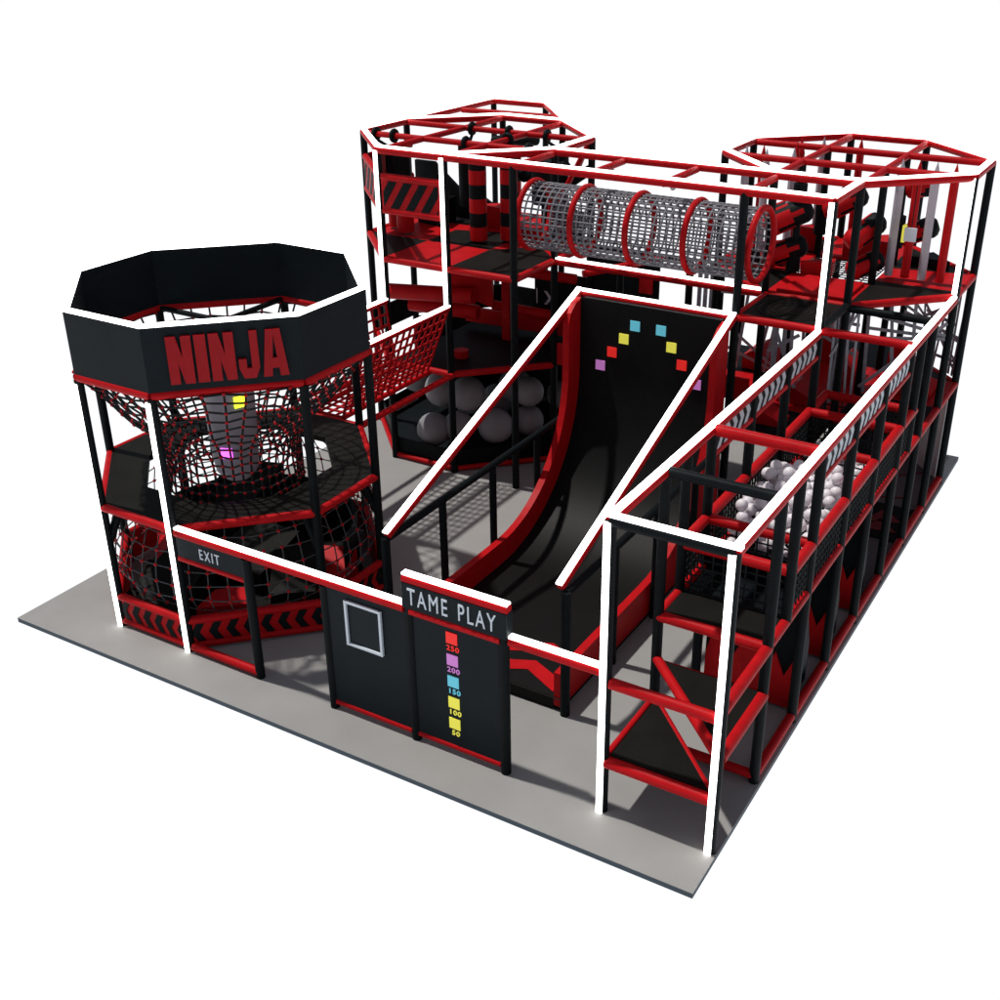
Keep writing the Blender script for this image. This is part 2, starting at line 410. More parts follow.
# body behind the deck so that it has thickness
back = [(1.02,.0),(4.9,.0),(4.9,2.86)]
deckpoly = deck
for x, rev in ((xa+.085,0),(xb-.085,1)):
    for i in range(N-1):
        q = [(x,deck[i][0],deck[i][1]),(x,deck[i+1][0],deck[i+1][1])]
        # side skirts down to the floor or out to the back plane
        (y0,z0),(y1,z1) = deck[i],deck[i+1]
        mb.add([(x,y0,z0),(x,y1,z1),(x,y1+.0,max(0,z1-.14)),(x,y0,max(0,z0-.14))],[(0,1,2,3)])
mb.add([(xa+.085,1.02,0),(xb-.085,1.02,0),(xb-.085,1.02,.15),(xa+.085,1.02,.15)],[(0,1,2,3)])
mb.build('ramp_surface', RAMP, w)
MB().box((xa+.1,4.86,.02),(xb-.1,4.92,2.84)).build('back_board', BLK, w)
edge = prof(1.57, ztop=2.60); edge[0] = (1.02,.43); edge += [(4.56,2.72),(4.68,2.81),(4.80,2.84)]
# side walls: strip between top edge and the floor / back plane
for x0, x1 in ((xa, xa+.085), (xb-.085, xb)):
    mb = MB(); M = len(edge); outer_ = []
    for i in range(M):
        y, z = edge[i]
        outer_.append((y, .05) if i < M*.55 else None)
    # lower contour: along floor, then up the back plane
    lowc = []
    for i in range(M):
        y, z = edge[i]
        s = i/(M-1)
        if i <= 10: lowc.append((y if i < 10 else 4.84, .05))
        else: lowc.append((4.84, .05 + (z-edge[10][1])*(2.84-.05)/(2.84-edge[10][1])))
    vs = []
    for x in (x0, x1):
        vs += [(x,y,z) for y,z in edge] + [(x,y,z) for y,z in lowc]
    fs = []
    for i in range(M-1):
        fs.append((i, i+1, M+i+1, M+i)); fs.append((2*M+i, 3*M+i, 3*M+i+1, 2*M+i+1))
    mb.add(vs, fs)
    mb.add(vs, [(i, 2*M+i, 2*M+i+1, i+1) for i in range(M-1)] + [(M+i, M+i+1, 3*M+i+1, 3*M+i) for i in range(M-1)] + [(0,M,3*M,2*M),(M-1,3*M-1,4*M-1,2*M-1)])
    mb.build('side_wall', RED, w)
    MB().box((x0+.01,1.03,0),(x1-.01,4.8,.05)).build('foot_strip', BLK, w)
for x in (xa-.0, xb+.0):
    o = -.0
    sgn = -1 if x == xa else 1
    xx = x + sgn*.05
    xr = x + sgn*.02 if sgn < 0 else x - .01
    rail(w, (xr,1,1.42), (xr,4.96,2.86), led=True, lo=.02, name='sloping_rail')
    rail(w, (xx,1,1.36), (xx,4.7,1.36), BLK, .042, name='level_rail')
    post(w, xx, 1, 0, 1.38); post(w, xx, 2, 0, 1.33, r=.042); post(w, xx, 3, 0, 1.33, r=.042); post(w, xx, 4, 0, 1.33, r=.042)
rail(w, (xa-.02,4.98,2.84), (xb-.01,4.98,2.84), led=True, name='top_rail')
yb = 2.95+1.85-.0045
def tgt(px, pz, m):
    s = .060
    zz = pz
    MB().box((px-s,yb-.012,zz-s),(px+s,yb+.002,zz+s)).build('target_square', m, w)
for px, pz, m in ((2.89,2.62,TBLU),(2.75,2.44,TYEL),(2.60,2.25,TRED),(2.45,2.06,TPUR),(3.22,2.62,TBLU),(3.36,2.44,TYEL),(3.50,2.25,TRED),(3.69,2.05,TPUR)):
    tgt(px, pz, m)
mb = MB(); zA = .152
AP = [[(3.12,1.16),(3.30,1.27),(3.51,1.41),(3.55,1.25),(3.38,1.13),(3.12,1.06)], ]
for yy in (0, .36):
    for sg in (-1, 1):
        q4 = [(3.5,1.28+yy),(3.5,1.45+yy),(3.5+sg*.40,1.27+yy),(3.5+sg*.40,1.08+yy)]
        mb.poly([(px,py,zA) for px, py in q4], (0,0,1), .004)
mb.build('arrow', RED, w)
MB().box((2.9,1.0,.145),(4.02,1.02,.1455)).build('arrow_edge', DECK, w)

# ================================================================== BACK LEFT TOWER + BALL PEN
XB = .13; Z2 = 2.86; Z3 = 4.25
O2 = octo(XB, 5)
bl = thing('column_tower', 'tall eight-sided red and black frame tower behind the ninja tower', 'play tower', (XB-.5,6.5,0))
for k, (x, y) in enumerate(O2):
    lo = 0
    post(bl, x, y, 0, Z3, led=((2.33, Z3) if k in (0,1) else None))
for k in range(8):
    a, b = O2[k], O2[(k+1) % 8]
    rail(bl, (*a,Z3), (*b,Z3), led=True, name='top_rail')
    if k != 1: rail(bl, (*a,Z2), (*b,Z2), name='floor_rail')
    if k in (0,1,7): rail(bl, (*a,P1), (*b,P1), name='lower_rail', r=.045)
# two more posts: corner of the outer deck
post(bl, 1.12, 5, 0, Z3)
# far annex
for a, b in (((XB-2,7),(XB-2.0,9.35)), ((XB-2.0,9.35),(XB-1.05,9.35)), ((XB-1.05,9.35),(XB-.0,8.05))):
    rail(bl, (*a,Z3), (*b,Z3), led=True, name='top_rail')
rail(bl, (XB-1.9,8.3,Z3), (XB-.3,8.4,Z3), name='top_rail', r=.04)
post(bl, XB-2.0, 9.35, 0, Z3); post(bl, XB-1.05, 9.35, 0, Z3)
# inner top pipes
for a, b in (((XB-2,6),(XB+1,6)), ((XB-2,7),(XB+1,7)), ((XB-1,5),(XB-1,8)), ((XB,5),(XB,8))):
    rail(bl, (*a,Z3-.01), (*b,Z3-.01), name='cross_pipe', r=.04, trim=.04)
# platform tiles
mb = MB(); zf = Z2-.03
def tri(mb, pts, mi): mb.poly([(x,y,zf) for x,y in pts], (0,0,1), .05, mi)
a_ = XB
tri(mb, [(a_-1,5),(a_,5),(a_,6),(a_-1,6)], 0)
tri(mb, [(a_-1,5),(a_-1,6),(a_-2,6)], 1)
tri(mb, [(a_,5),(a_+1,5),(a_+1,6),(a_,6)], 1)
tri(mb, [(a_-2,6),(a_-1,6),(a_-1.4,6.6)], 0); tri(mb, [(a_-2,6),(a_-1.4,6.6),(a_-1,7),(a_-2,7)], 0)
tri(mb, [(a_-1,6),(a_-1,7),(a_-1.4,6.6)], 0)
tri(mb, [(a_-1,6),(a_,6),(a_-1,6.7)], 1); tri(mb, [(a_,6),(a_,7),(a_-1,6.7)], 1); tri(mb, [(a_,7),(a_-1,7),(a_-1,6.7)], 0)
tri(mb, [(a_,6),(a_+1,6),(a_+.5,6.5)], 1); tri(mb, [(a_+1,6),(a_+1,7),(a_+.5,6.5)], 0); tri(mb, [(a_+1,7),(a_,7),(a_,6),(a_+.5,6.5)], 0)
tri(mb, [(a_-2,7),(a_-1,7),(a_-1,8)], 1); tri(mb, [(a_-1,7),(a_,7),(a_,8),(a_-1,8)], 0); tri(mb, [(a_,7),(a_+1,7),(a_,8)], 1)
mb.build('platform', [RED, DECK], bl)
rail(bl, (a_,5,Z2), (1.12,5,Z2), name='floor_rail'); rail(bl, (1.12,5,Z2), (1.12,6,Z2), name='floor_rail')
# striped guard panels
def stripe_panel(par, A, B, z0, z1, stripes=5):
    A, B = V(*A,0), V(*B,0); d = (B-A); n = d.cross(V(0,0,1)).normalized()
    rail(par, A+V(0,0,z1), B+V(0,0,z1), name='guard_rail', r=.045); rail(par, A+V(0,0,z0), B+V(0,0,z0), name='guard_rail', r=.045)
    pn = MB().poly([A+V(0,0,z0), B+V(0,0,z0), B+V(0,0,z1), A+V(0,0,z1)], n, .03).build('guard_panel', RED, par)
    mb = MB(); h = z1-z0-.09; zb = z0+.045
    for i in range(stripes):
        u0 = (i*.262)-.12; s = .25
        lo = [u0, u0+.145, u0+.145+s, u0+s]
        q2 = [(lo[0],0),(lo[1],0),(lo[2],1),(lo[3],1)]
        def clip(poly, lim, keep):
            out = []
            for (u, v), (u2, v2) in zip(poly, poly[1:]+poly[:1]):
                i1, i2 = keep(u), keep(u2)
                if i1: out.append((u, v))
                if i1 != i2: tt = (lim-u)/(u2-u); out.append((lim, v+tt*(v2-v)))
            return out
        q2 = clip(q2, .03, lambda u: u >= .03); q2 = clip(q2, .97, lambda u: u <= .97) if q2 else q2
        if len(q2) < 3: continue
        pts = [A+d*u+V(0,0,zb+h*v) for u, v in q2]
        mb.poly([p+n*.0305 for p in pts], n, .004)
    mb.build('stripe', CHEV, pn)
stripe_panel(bl, (XB-1+.05,5), (XB-.05,5), 3.5, 3.93)
stripe_panel(bl, (XB-2+.05,6-.05), (XB-1-.05,5+.05), 3.5, 3.93)
stripe_panel(bl, (XB-1.95,7), (XB-1.95,6.05), 3.5, 3.93)
# dark leaning boards
for pts in ([(-1.94,3.67),(-1.6,3.67),(-.95,3.15),(-.95,2.9),(-1.2,2.9),(-1.94,3.3)], [(-.95,3.35),(-.3,3.0),(-.3,2.9),(-.95,2.9)], [(.35,3.3),(1.0,3.75),(1.0,3.9),(.35,3.5)], [(.2,2.9),(.9,2.9),(.9,3.2),(.45,3.25)]):
    MB().poly([(x,7.25,z) for x, z in pts], (0,1,0), .06).build('board', BLK, bl)
for k in (3,4,5,6):  # added dark panels on the rear faces, keep horizon light off the lower deck
    a, b = V(*O2[k],0), V(*O2[(k+1) % 8],0); nout = ((a+b)/2 - V(XB-.5,6.5,0)).normalized()
    MB().poly([a+V(0,0,P1)-nout*.06, b+V(0,0,P1)-nout*.06, b+V(0,0,1.78)-nout*.06, a+V(0,0,1.78)-nout*.06], -nout, .03).build('horizon_blocker', BLK, bl)
for p, q_, r in (((.25,6.7,3.75),(1.0,6.55,3.95),.09), ((-.7,7.5,4.0),(.1,7.3,4.12),.08), ((.35,7.3,3.35),(.95,6.9,3.2),.11)):
    MB().tube(p, q_, r, 14).build('roof_pad', BLK, bl)
for pts, h, m in (([(-.75,7.1),(-.2,7.0),(-.3,7.5)], .3, RED), ([(.25,6.6),(.8,6.5),(.7,6.95)], .2, RED), ([(-1.6,6.8),(-1.1,6.7),(-1.2,7.2)], .35, BLK), ([(.3,7.1),(.8,7.0),(.6,7.4)], .4, BLK)):
    MB().poly([(x,y,Z2+.021) for x, y in pts], (0,0,1), h).build('floor_pad', m, bl)
for p, q_ in (((XB+.55,6.9,3.4),(XB+.95,7.0,4.2)), ((XB+.2,7.9,3.4),(XB+.9,7.1,4.2))):
    MB().tube(p, q_, .035, 10).build('diagonal_pipe', RED, bl)
# lower deck
MB().poly([(x,y,P1-.04) for x,y in ((XB-.95,5.05),(XB,5.02),(XB+.98,6),(XB+.98,7.2),(XB-.95,7.2))], (0,0,1), .06).build('lower_deck', BLK, bl)
# padded things under the platform
rl = thing('foam_rollers', 'dark red foam rollers and posts under the platform of the column tower', 'foam rollers', (XB-.5,6.3,P1))
for p, q, r in (((-1.45,5.8,2.13),(-.1,5.95,2.22),.11), ((-1.22,6.0,1.93),(-.2,6.2,1.9),.105), ((-.2,6.6,1.9),(1.0,6.75,1.85),.07), ((-.1,6.6,2.45),(1.05,6.75,2.42),.07)):
    MB().tube(p, q, r, 16).build('roller', RED, rl)
MB().box((-.0,6.5,P1+.02),(.12,6.62,2.82)).build('square_column', RED, rl)
MB().poly([(-.6,6.0,2.3),(.0,6.3,2.0),(.0,6.3,2.7),(-.6,6.0,2.75)], (0.3,-.9,0), .1).build('wing', RED, rl)
MB().poly([(-.75,6.7,1.55),(1.0,6.95,1.5),(1.0,6.95,1.75),(-.75,6.7,1.75)], (0,1,0), .08).build('low_wall', RED, rl)
MB().tube((-.1,5.6,P1+.02),(-.1,5.6,1.55),.1,14).build('stump', RED, rl)
# chevron board
cb = thing('arrow_board', 'black board with one pale arrow beside the foam rollers', 'board', (1.0,7.1,1.9))
MB().box((.25,7.0,1.8),(1.1,7.04,2.38)).build('board', BLK, cb)
mb = MB(); chev(mb, (.47,6.999,2.0), (1,0,0), (0,0,1), (0,-1,0), .13, .2, .05, .005, flip=-1); mb.box((.28,6.992,1.9),(.30,7.0,2.12)); mb.build('arrow', CHEVG, cb)

# hanging striped columns
def column(x, y, z0, z1, n, r, first, label):
    t = thing('padded_column', label, 'padded column', (x,y,z0), 'padded columns hanging in the column tower')
    h = (z1-z0)/n
    mb = MB()
    for i in range(n):
        mb.tube((x,y,z0+i*h), (x,y,z0+(i+1)*h), r + (0.0 if i % 2 else .0015), 20, (i+first) % 2)
    mb.build('padding', [RED, BLK], t)
    pxs = min((XB-1, XB), key=lambda v: abs(v-x)); pys = min((6, 7), key=lambda v: abs(v-y))
    alongy = abs(pxs-x) < abs(pys-y); hx, hy = (pxs, y) if alongy else (x, pys)
    MB().tube((x,y,z1-.02),(hx,hy,Z3-.08),.022,8).build('hanger', BLK, t)
    mb = MB(); mb.path([(hx+(.065*math.cos(a) if alongy else 0), hy+(0 if alongy else .065*math.cos(a)), Z3-.01+.065*math.sin(a)) for a in [2*math.pi*i/14 for i in range(14)]], .032, 8, 0, True); mb.build('loop', BLK, t)
    return t
column(-.20, 6.26, 2.92, 4.05, 6, .118, 0, 'hanging red and black striped column nearest the white corner post')
column(.14, 6.5, 2.92, 4.05, 6, .118, 0, 'hanging striped column half hidden behind a black post by the mesh tube')
column(-.15, 7.1, 3.1, 4.05, 6, .11, 0, 'hanging striped column behind the one nearest the white corner post')
column(-1.35, 6.15, 2.92, 4.05, 2, .12, 0, 'hanging column with a black top and red foot behind the striped guard panel')
column(-1.65, 6.35, 2.92, 4.0, 2, .11, 0, 'hanging two-tone column leftmost in the column tower')
column(.75, 6.35, 3.5, 4.05, 1, .14, 1, 'short black hanging column above the near end of the mesh tube')
column(-.75, 6.9, 3.2, 4.05, 1, .15, 1, 'thick black hanging column behind the guard panel')
column(.45, 7.3, 3.3, 4.05, 1, .15, 1, 'short black hanging column at the back of the column tower')

# ball pen
pen = thing('ball_pen', 'eight-sided black pen with red rails holding big grey balls', 'ball pen', (XB-.5,6.5,0))
for k in (7,0,1,2,6):
    a, b = V(*O2[k],0), V(*O2[(k+1) % 8],0)
    a2 = a + (c8*0)
    rail(pen, a+V(0,0,.05), b+V(0,0,.05), name='base_rail', r=.035, trim=.05)
    nout = ((a+b)/2 - V(XB-.5,6.5,0)).normalized()
    MB().poly([a+V(0,0,.06)-nout*.03, b+V(0,0,.06)-nout*.03, b+V(0,0,.30)-nout*.03, a+V(0,0,.30)-nout*.03], -nout, .02).build('low_wall', BLK, pen)
for k in (3,4,5):
    a, b = V(*O2[k],0), V(*O2[(k+1) % 8],0); nout = ((a+b)/2 - V(XB-.5,6.5,0)).normalized()
    MB().poly([a+V(0,0,.0)-nout*.05, b-nout*.05, b+V(0,0,1.38)-nout*.05, a+V(0,0,1.38)-nout*.05], -nout, .02).build('back_wall', BLK, pen)
MB().poly([(XB-.5+(x-XB+.5)*.96, 6.5+(y-6.5)*.96, .004) for x,y in O2], (0,0,1), .03).build('pen_floor', BLK, pen)
bm_ = None
balls = [(.37,5.7,.48,.25),(-.07,5.68,.88,.25),(-.42,5.32,.40,.24),(-.52,5.72,.86,.26),(-.12,5.5,.44,.22),(.68,6.10,.92,.21),(.62,6.18,.45,.22),(-1.2,6.05,.82,.24),(.33,6.3,.88,.24),(-.1,6.5,.5,.24),(.85,6.7,.7,.2),(-1.0,6.6,1.0,.24)]
blab = ['big grey ball lowest at the front of the pen, left of the ramp wall','big grey ball at the centre top of the pen behind its corner post','big grey ball with a bright patch of light at the left of the pen','big grey ball resting above the sunlit one at the left of the pen','big grey ball half behind the front corner post of the pen','big grey ball at the upper right of the pen beside the ramp wall','big grey ball at the lower right of the pen beside the ramp wall','big grey ball furthest left in the pen under the red net','big grey ball at the back of the pen, right of the corner post','big grey ball hidden low in the middle of the pen','big grey ball wedged in the right end of the pen','big grey ball at the far back left of the pen']
for (x,y,z,r), lb in zip(balls, blab):
    o = MB().sphere((x,y,z), r, 32, 20).build('big_ball', BIGB, loc=(x,y,z-r)); tag(o, lb, 'ball', 'big grey balls in the pen')

# ================================================================== NET BRIDGE between the towers
nb = thing('net_bridge', 'red rope net bridge with a white-lit rail between the two left towers', 'net bridge', (-.35,4,P1))
rail(nb, (XL,3.02,2.36), (XL,4.95,2.36), led=True, r=.03)
rail(nb, (XL-1,3.02,2.30), (XL-1,4.95,2.30), r=.03, led=True)
flatnet('side_net', nb, (-.12,3.05,1.48), (-.12,4.8,1.48), (XL,4.93,2.33), (XL,3.05,2.33), 14, 7, .017, REDROPE)
flatnet('side_net', nb, (-.62,3.05,1.48), (-.62,4.8,1.48), (XL-1,4.93,2.28), (XL-1,3.05,2.28), 12, 6, .017, REDROPE)
flatnet('floor_net', nb, (-.12,3.05,1.47), (-.12,4.8,1.47), (-.62,4.8,1.47), (-.62,3.05,1.47), 14, 4, .017, REDROPE)
for xx in (-.12, -.62): rail(nb, (xx,3.05,1.47), (xx,4.85,1.47), r=.035)
rail(nb, (XL,3.0,P1), (XL,4.98,P1), r=.04); rail(nb, (XL-1,3.0,P1), (XL-1,4.98,P1), r=.04)

# ================================================================== TOP RAILS AND MESH TUBE
tp = thing('bridge_frame', 'long white-lit top rails on black posts carrying the mesh tube', 'frame', (2.6,5.5,0))
rail(tp, (XB+.03,5,Z3), (5.0,5,Z3), led=True, name='top_rail')
rail(tp, (1.16,6,Z3), (4.03,6,Z3), led=True, name='top_rail')
rail(tp, (1.12,6,Z2), (3.98,6,Z2), led=True, name='lower_rail')
for xx in (1.12, 2.1, 3.06, 4.03): rail(tp, (xx,5,Z3-.02), (xx,6,Z3-.02), r=.04, name='cross_pipe', trim=.03)
post(tp, 4.03, 5, 0, Z3)
for lx, ly in ((2.05,5.75),(3.02,5.7),(3.1,5.2)): MB().sphere((lx,ly,Z3-.09), .032, 12, 8).build('lamp_bulb', POLEG, tp)
post(tp, 2.09, 6.0, 0, Z2-.04)
tb = thing('mesh_tube', 'long grey mesh crawl tube with red rings between the two back towers', 'crawl tube', (2.6,5.5,3.17))
cy_, cz_, R_ = 5.5, 3.57, .40
mb = MB(); nA = 30; x0, x1 = 1.12, 4.08
for i in range(nA):
    a = 2*math.pi*i/nA; mb.tube((x0,cy_+R_*math.cos(a),cz_+R_*math.sin(a)), (x1,cy_+R_*math.cos(a),cz_+R_*math.sin(a)), .0125, 5)
nR = 33
for i in range(nR+1):
    xx = x0+(x1-x0)*i/nR
    mb.path([(xx,cy_+R_*math.cos(2*math.pi*k/36),cz_+R_*math.sin(2*math.pi*k/36)) for k in range(36)], .0125, 5, 0, True)
mb.build('mesh_sleeve', GREYROPE, tb)
for xx in (1.12, 1.84, 2.57, 3.30, 4.08):
    mb = MB(); mb.path([(xx,cy_+(R_+.012)*math.cos(2*math.pi*k/36),cz_+(R_+.012)*math.sin(2*math.pi*k/36)) for k in range(36)], .037, 10, 0, True); mb.build('ring', RED, tb)

# ================================================================== BACK RIGHT TOWER
O3 = octo(5.0, 6)
br = thing('roller_tower', 'tall eight-sided frame tower at the far right with hanging poles and spiky rollers', 'play tower', (4.5,7.5,0))
for k, (x, y) in enumerate(O3):
    post(br, x, y, 0, Z3, led=((Z2, Z3) if k == 2 else None))
post(br, 5.0, 5, 0, Z3, led=(Z2, Z3))
for k in range(8):
    a, b = O3[k], O3[(k+1) % 8]
    rail(br, (*a,Z3), (*b,Z3), led=True, name='top_rail')
    rail(br, (*a,Z2), (*b,Z2), name='floor_rail')
rail(br, (5,5,Z3), (5,6,Z3), led=True, name='top_rail')
for a, b in (((4,6),(4,9)), ((5,6),(5,9)), ((3,7),(6,7)), ((3,8),(6,8))):
    rail(br, (*a,Z3-.01), (*b,Z3-.01), name='cross_pipe', r=.042, trim=.04)
for (x, y) in ((4,7),(5,7),(4,8),(5,8)): post(br, x, y, P1, Z3-.04, r=.045)
for x in (3.06,4.03): post(br, x, 7.0, 0, Z2, r=.05)
post(br, 6, 8-.0, 0, Z2) if False else None
rail(br, (4.03,5,Z2), (5,5,Z2), name='floor_rail'); rail(br, (5.0,5,Z2), (6,5,Z2), name='floor_rail')
rail(br, (4.03,5,Z2), (4.03,6,Z2), name='floor_rail', r=.04); rail(br, (5,5,Z2+.01), (5,6,Z2+.01), BLK, name='floor_rail')
rail(br, (5,6,Z2-.02), (6,6,Z2-.02), BLK, name='floor_rail')
mb = MB()
tri(mb, [(4.03,5),(5,5),(5,6),(4.03,6)], 1)
tri(mb, [(4,6),(5,6),(5,7),(4.4,7)], 0); tri(mb, [(4,6),(4.4,7),(4,7)], 0)
tri(mb, [(5,6),(6,7),(5,7)], 1)
tri(mb, [(4,6),(4,7),(3,7)], 1)
tri(mb, [(5,7),(6,7),(6,7.15),(5,7.15)], 1); tri(mb, [(5,7.15),(6,7.15),(6,8),(5,7.8)], 0); tri(mb, [(5,7.8),(6,8),(5,8)], 1)
tri(mb, [(5,8),(6,8),(5,9)], 1)
tri(mb, [(3,7),(4,7),(4,8),(3,8)], 0); tri(mb, [(3,8),(4,8),(4,9)], 1)
tri(mb, [(4,8),(5,8),(5,9),(4,9)], 0)
mb.build('platform', [RED, DECK], br)
mb = MB()
for rr in (.18,.25,.32,.39): mb.path([(4.52+rr*1.05*math.cos(2*math.pi*k/40), 5.5+rr*math.sin(2*math.pi*k/40), Z2+.022) for k in range(40)], .006, 5, 0, True)
mb.build('round_seam', DECK, br)
MB().poly([(4.12,6.08,Z2+.02),(4.95,6.08,Z2+.02),(4.95,6.85,Z2+.02),(4.25,6.85,Z2+.02)], (0,0,1), .04).build('floor_pad', RED, br)
flatnet('floor_net', br, (4.05,7.05,Z2), (4.95,7.05,Z2), (4.95,7.95,Z2), (4.05,7.95,Z2), 9, 9, .008, ROPE)
# hanging poles with pointed heads
def pole(x, y, z0, z1, mat, label, r=.052):
    t = thing('hanging_pole', label, 'foam pole', (x,y,z0), 'foam poles hanging in the roller tower')
    MB().tube((x,y,z0),(x,y,z1),r,16).build('pole_body', mat, t)
    MB().tube((x,y,z1),(x,y,z1+.2),r,16,r1=.004,cap=False).build('pointed_head', mat, t)
for i, (x, m, lb) in enumerate(((5.11,POLEG,'pale foam pole nearest the black corner post in the roller tower'),(5.31,RED,'red foam pole behind the small white and yellow sign'),(5.51,POLEG,'pale foam pole between two red poles in the roller tower'),(5.73,RED,'red foam pole closest to the white-lit corner post at far right'))):
    pole(x, 7.33, 2.92, 4.12, m, lb)
rowb = [(3.15,7.35,POLEG),(3.32,7.5,RED),(3.45,7.25,POLEG),(3.62,7.9,RED),(3.72,7.5,POLEG),(3.55,8.3,RED),(3.8,8.45,POLEG),(4.25,8.6,RED)]
for i, (x, y, m) in enumerate(rowb):
    pole(x, y, 2.92, 4.1, m, ('red' if m is RED else 'pale') + ' foam pole in the row behind the far end of the mesh tube', .05)
for i, (x, y, m) in enumerate(((5.2,8.2,POLEG),(5.4,8.2,RED),(5.6,8.15,POLEG))):
    pass
# rollers
def roller(p, q, r, label, n=8):
    p, q = V(p), V(q); t = thing('spiky_roller', label, 'foam roller', tuple((p+q)/2 - V(0,0,r)), 'two-tone rollers in the roller tower')
    d = (q-p); L = d.length; d = d.normalized(); e1 = d.cross(V(0,0,1)).normalized(); e2 = e1.cross(d); mb = MB(); ns = 12; nn_ = 16; vs = []
    prof_ = [.55,.9] + [1]*(ns-3) + [.9,.55]
    for i in range(ns+1):
        rr = r*([.5,.88]+[1]*(ns-3)+[.88,.5])[i] if ns+1 == len([.5,.88]+[1]*(ns-3)+[.88,.5]) else r
        for k in range(nn_):
            a = 2*math.pi*k/nn_; vs.append(p + d*(L*i/ns) + e1*(rr*math.cos(a)) + e2*(rr*math.sin(a)))
    for i in range(ns):
        for k in range(nn_):
            ph = (k/nn_*4) % 1; zig = abs(ph-.5)*2
            mi = 1 if (i+.5)/ns > .25+.6*zig else 0
            mb.add([], [], 0); mb.f.append([i*nn_+k, i*nn_+(k+1) % nn_, (i+1)*nn_+(k+1) % nn_, (i+1)*nn_+k]); mb.m.append(mi); mb.sm.append(True)
    mb.v = [tuple(v) for v in vs]
    mb.f.append(list(range(nn_))[::-1]); mb.m.append(0); mb.sm.append(False)
    mb.f.append([ns*nn_+k for k in range(nn_)]); mb.m.append(1); mb.sm.append(False)
    mb.build('roller_body', [RED, BLK], t); return t
roller((3.62,6.9,3.42), (4.14,7.1,3.70), .16, 'red and black roller just above the far ring of the mesh tube')
roller((3.62,6.9,3.02), (4.12,7.1,3.24), .145, 'black and red roller low beside the far ring of the mesh tube')
roller((4.66,6.95,3.32), (4.98,7.25,3.62), .14, 'red and black roller between the two black corner posts of the roller tower')
roller((4.05,7.9,3.45), (4.45,8.1,3.65), .13, 'red and black roller behind the white-lit post of the roller tower')
roller((5.02,8.0,3.85), (5.35,8.15,3.9), .14, 'roller high behind the pale pole in the roller tower')
roller((5.0,8.1,3.2), (5.45,8.2,3.4), .14, 'roller behind the small white and yellow sign')
roller((4.7,6.95,2.98), (5.05,7.2,3.16), .13, 'black and red roller on the platform near the black corner post')
roller((4.2,7.55,3.55), (4.62,7.75,3.8), .14, 'red and black roller in the middle of the roller tower behind the white-lit post')
roller((3.3,7.9,3.3), (3.75,8.05,3.5), .14, 'roller at the far back left of the roller tower')
for (x, y), (za, zb) in (((4,7),(2.9,3.25)), ((4,8),(3.15,3.6)), ((5,8),(3.1,3.5)), ((4,7),(3.75,3.98))):
    MB().tube((x,y,za),(x,y,zb),.085,14).build('post_pad', BLK, br)
for pts, h, m in (([(4.1,7.0),(4.5,7.0),(4.45,7.3)], .16, RED), ([(3.3,7.2),(3.8,7.15),(3.7,7.6),(3.35,7.6)], .14, BLK), ([(4.3,8.1),(4.9,8.05),(4.8,8.5)], .25, RED), ([(5.2,8.05),(5.7,8.0),(5.4,8.4)], .12, BLK), ([(3.6,8.1),(3.95,8.1),(3.9,8.5)], .3, RED)):
    MB().poly([(x,y,Z2+.021) for x, y in pts], (0,0,1), h).build('floor_pad', m, br)
sg = thing('small_sign', 'small blank white sign with a yellow edge hanging before a red pole', 'sign', (5.35,7.1,3.4))
MB().box((5.29,7.08,3.42),(5.43,7.11,3.58)).build('sign_face', LETR, sg); MB().box((5.26,7.085,3.40),(5.295,7.17,3.60)).build('sign_edge', TYEL, sg)
MB().tube((5.36,7.12,3.58),(5.36,7.12,4.2),.006,6).build('cord', BLK, sg)

# grey strap web under the platform
sw = thing('strap_web', 'criss-cross grey straps strung between posts under the roller tower platform', 'strap web', (4.5,7.5,P1))
rs = random.Random(12)
def straps(A, B, n, lo=1.5, hi=2.78, steep=.25):
    A, B = V(*A,0), V(*B,0); d = B-A; L = d.length; dn = d/L; nn2 = dn.cross(V(0,0,1))
    for i in range(n):
        if rs.random() < steep:
            t0 = rs.uniform(.05,.95); t1 = min(1, max(0, t0 + rs.uniform(-.25,.25))); z0, z1 = lo, hi
        else:
            t0, t1 = 0, 1; z0 = rs.uniform(lo, hi); z1 = rs.uniform(lo, hi)
        off = nn2*(i*.007 - .03); p, q_ = A+dn*(t0*L)+V(0,0,z0)+off, A+dn*(t1*L)+V(0,0,z1)+off
        dd = (q_-p).normalized(); side = dd.cross(nn2).normalized()*.021
        MB().poly([p-side, q_-side, q_+side, p+side], nn2, .004).build('strap', STRAP, sw)
straps((5.03,6.9),(5.97,6.95), 7); straps((5.05,8.9),(5.97,8.02), 8); straps((4.05,6.9),(4.95,6.9), 6, steep=.3)
straps((4.78,6.3),(5.02,6.7), 8, steep=.9); straps((3.1,6.95),(4.0,6.95), 6); straps((4.1,6.0),(4.45,6.1), 6, steep=.9); straps((5.5,7.9),(5.98,7.4), 5)
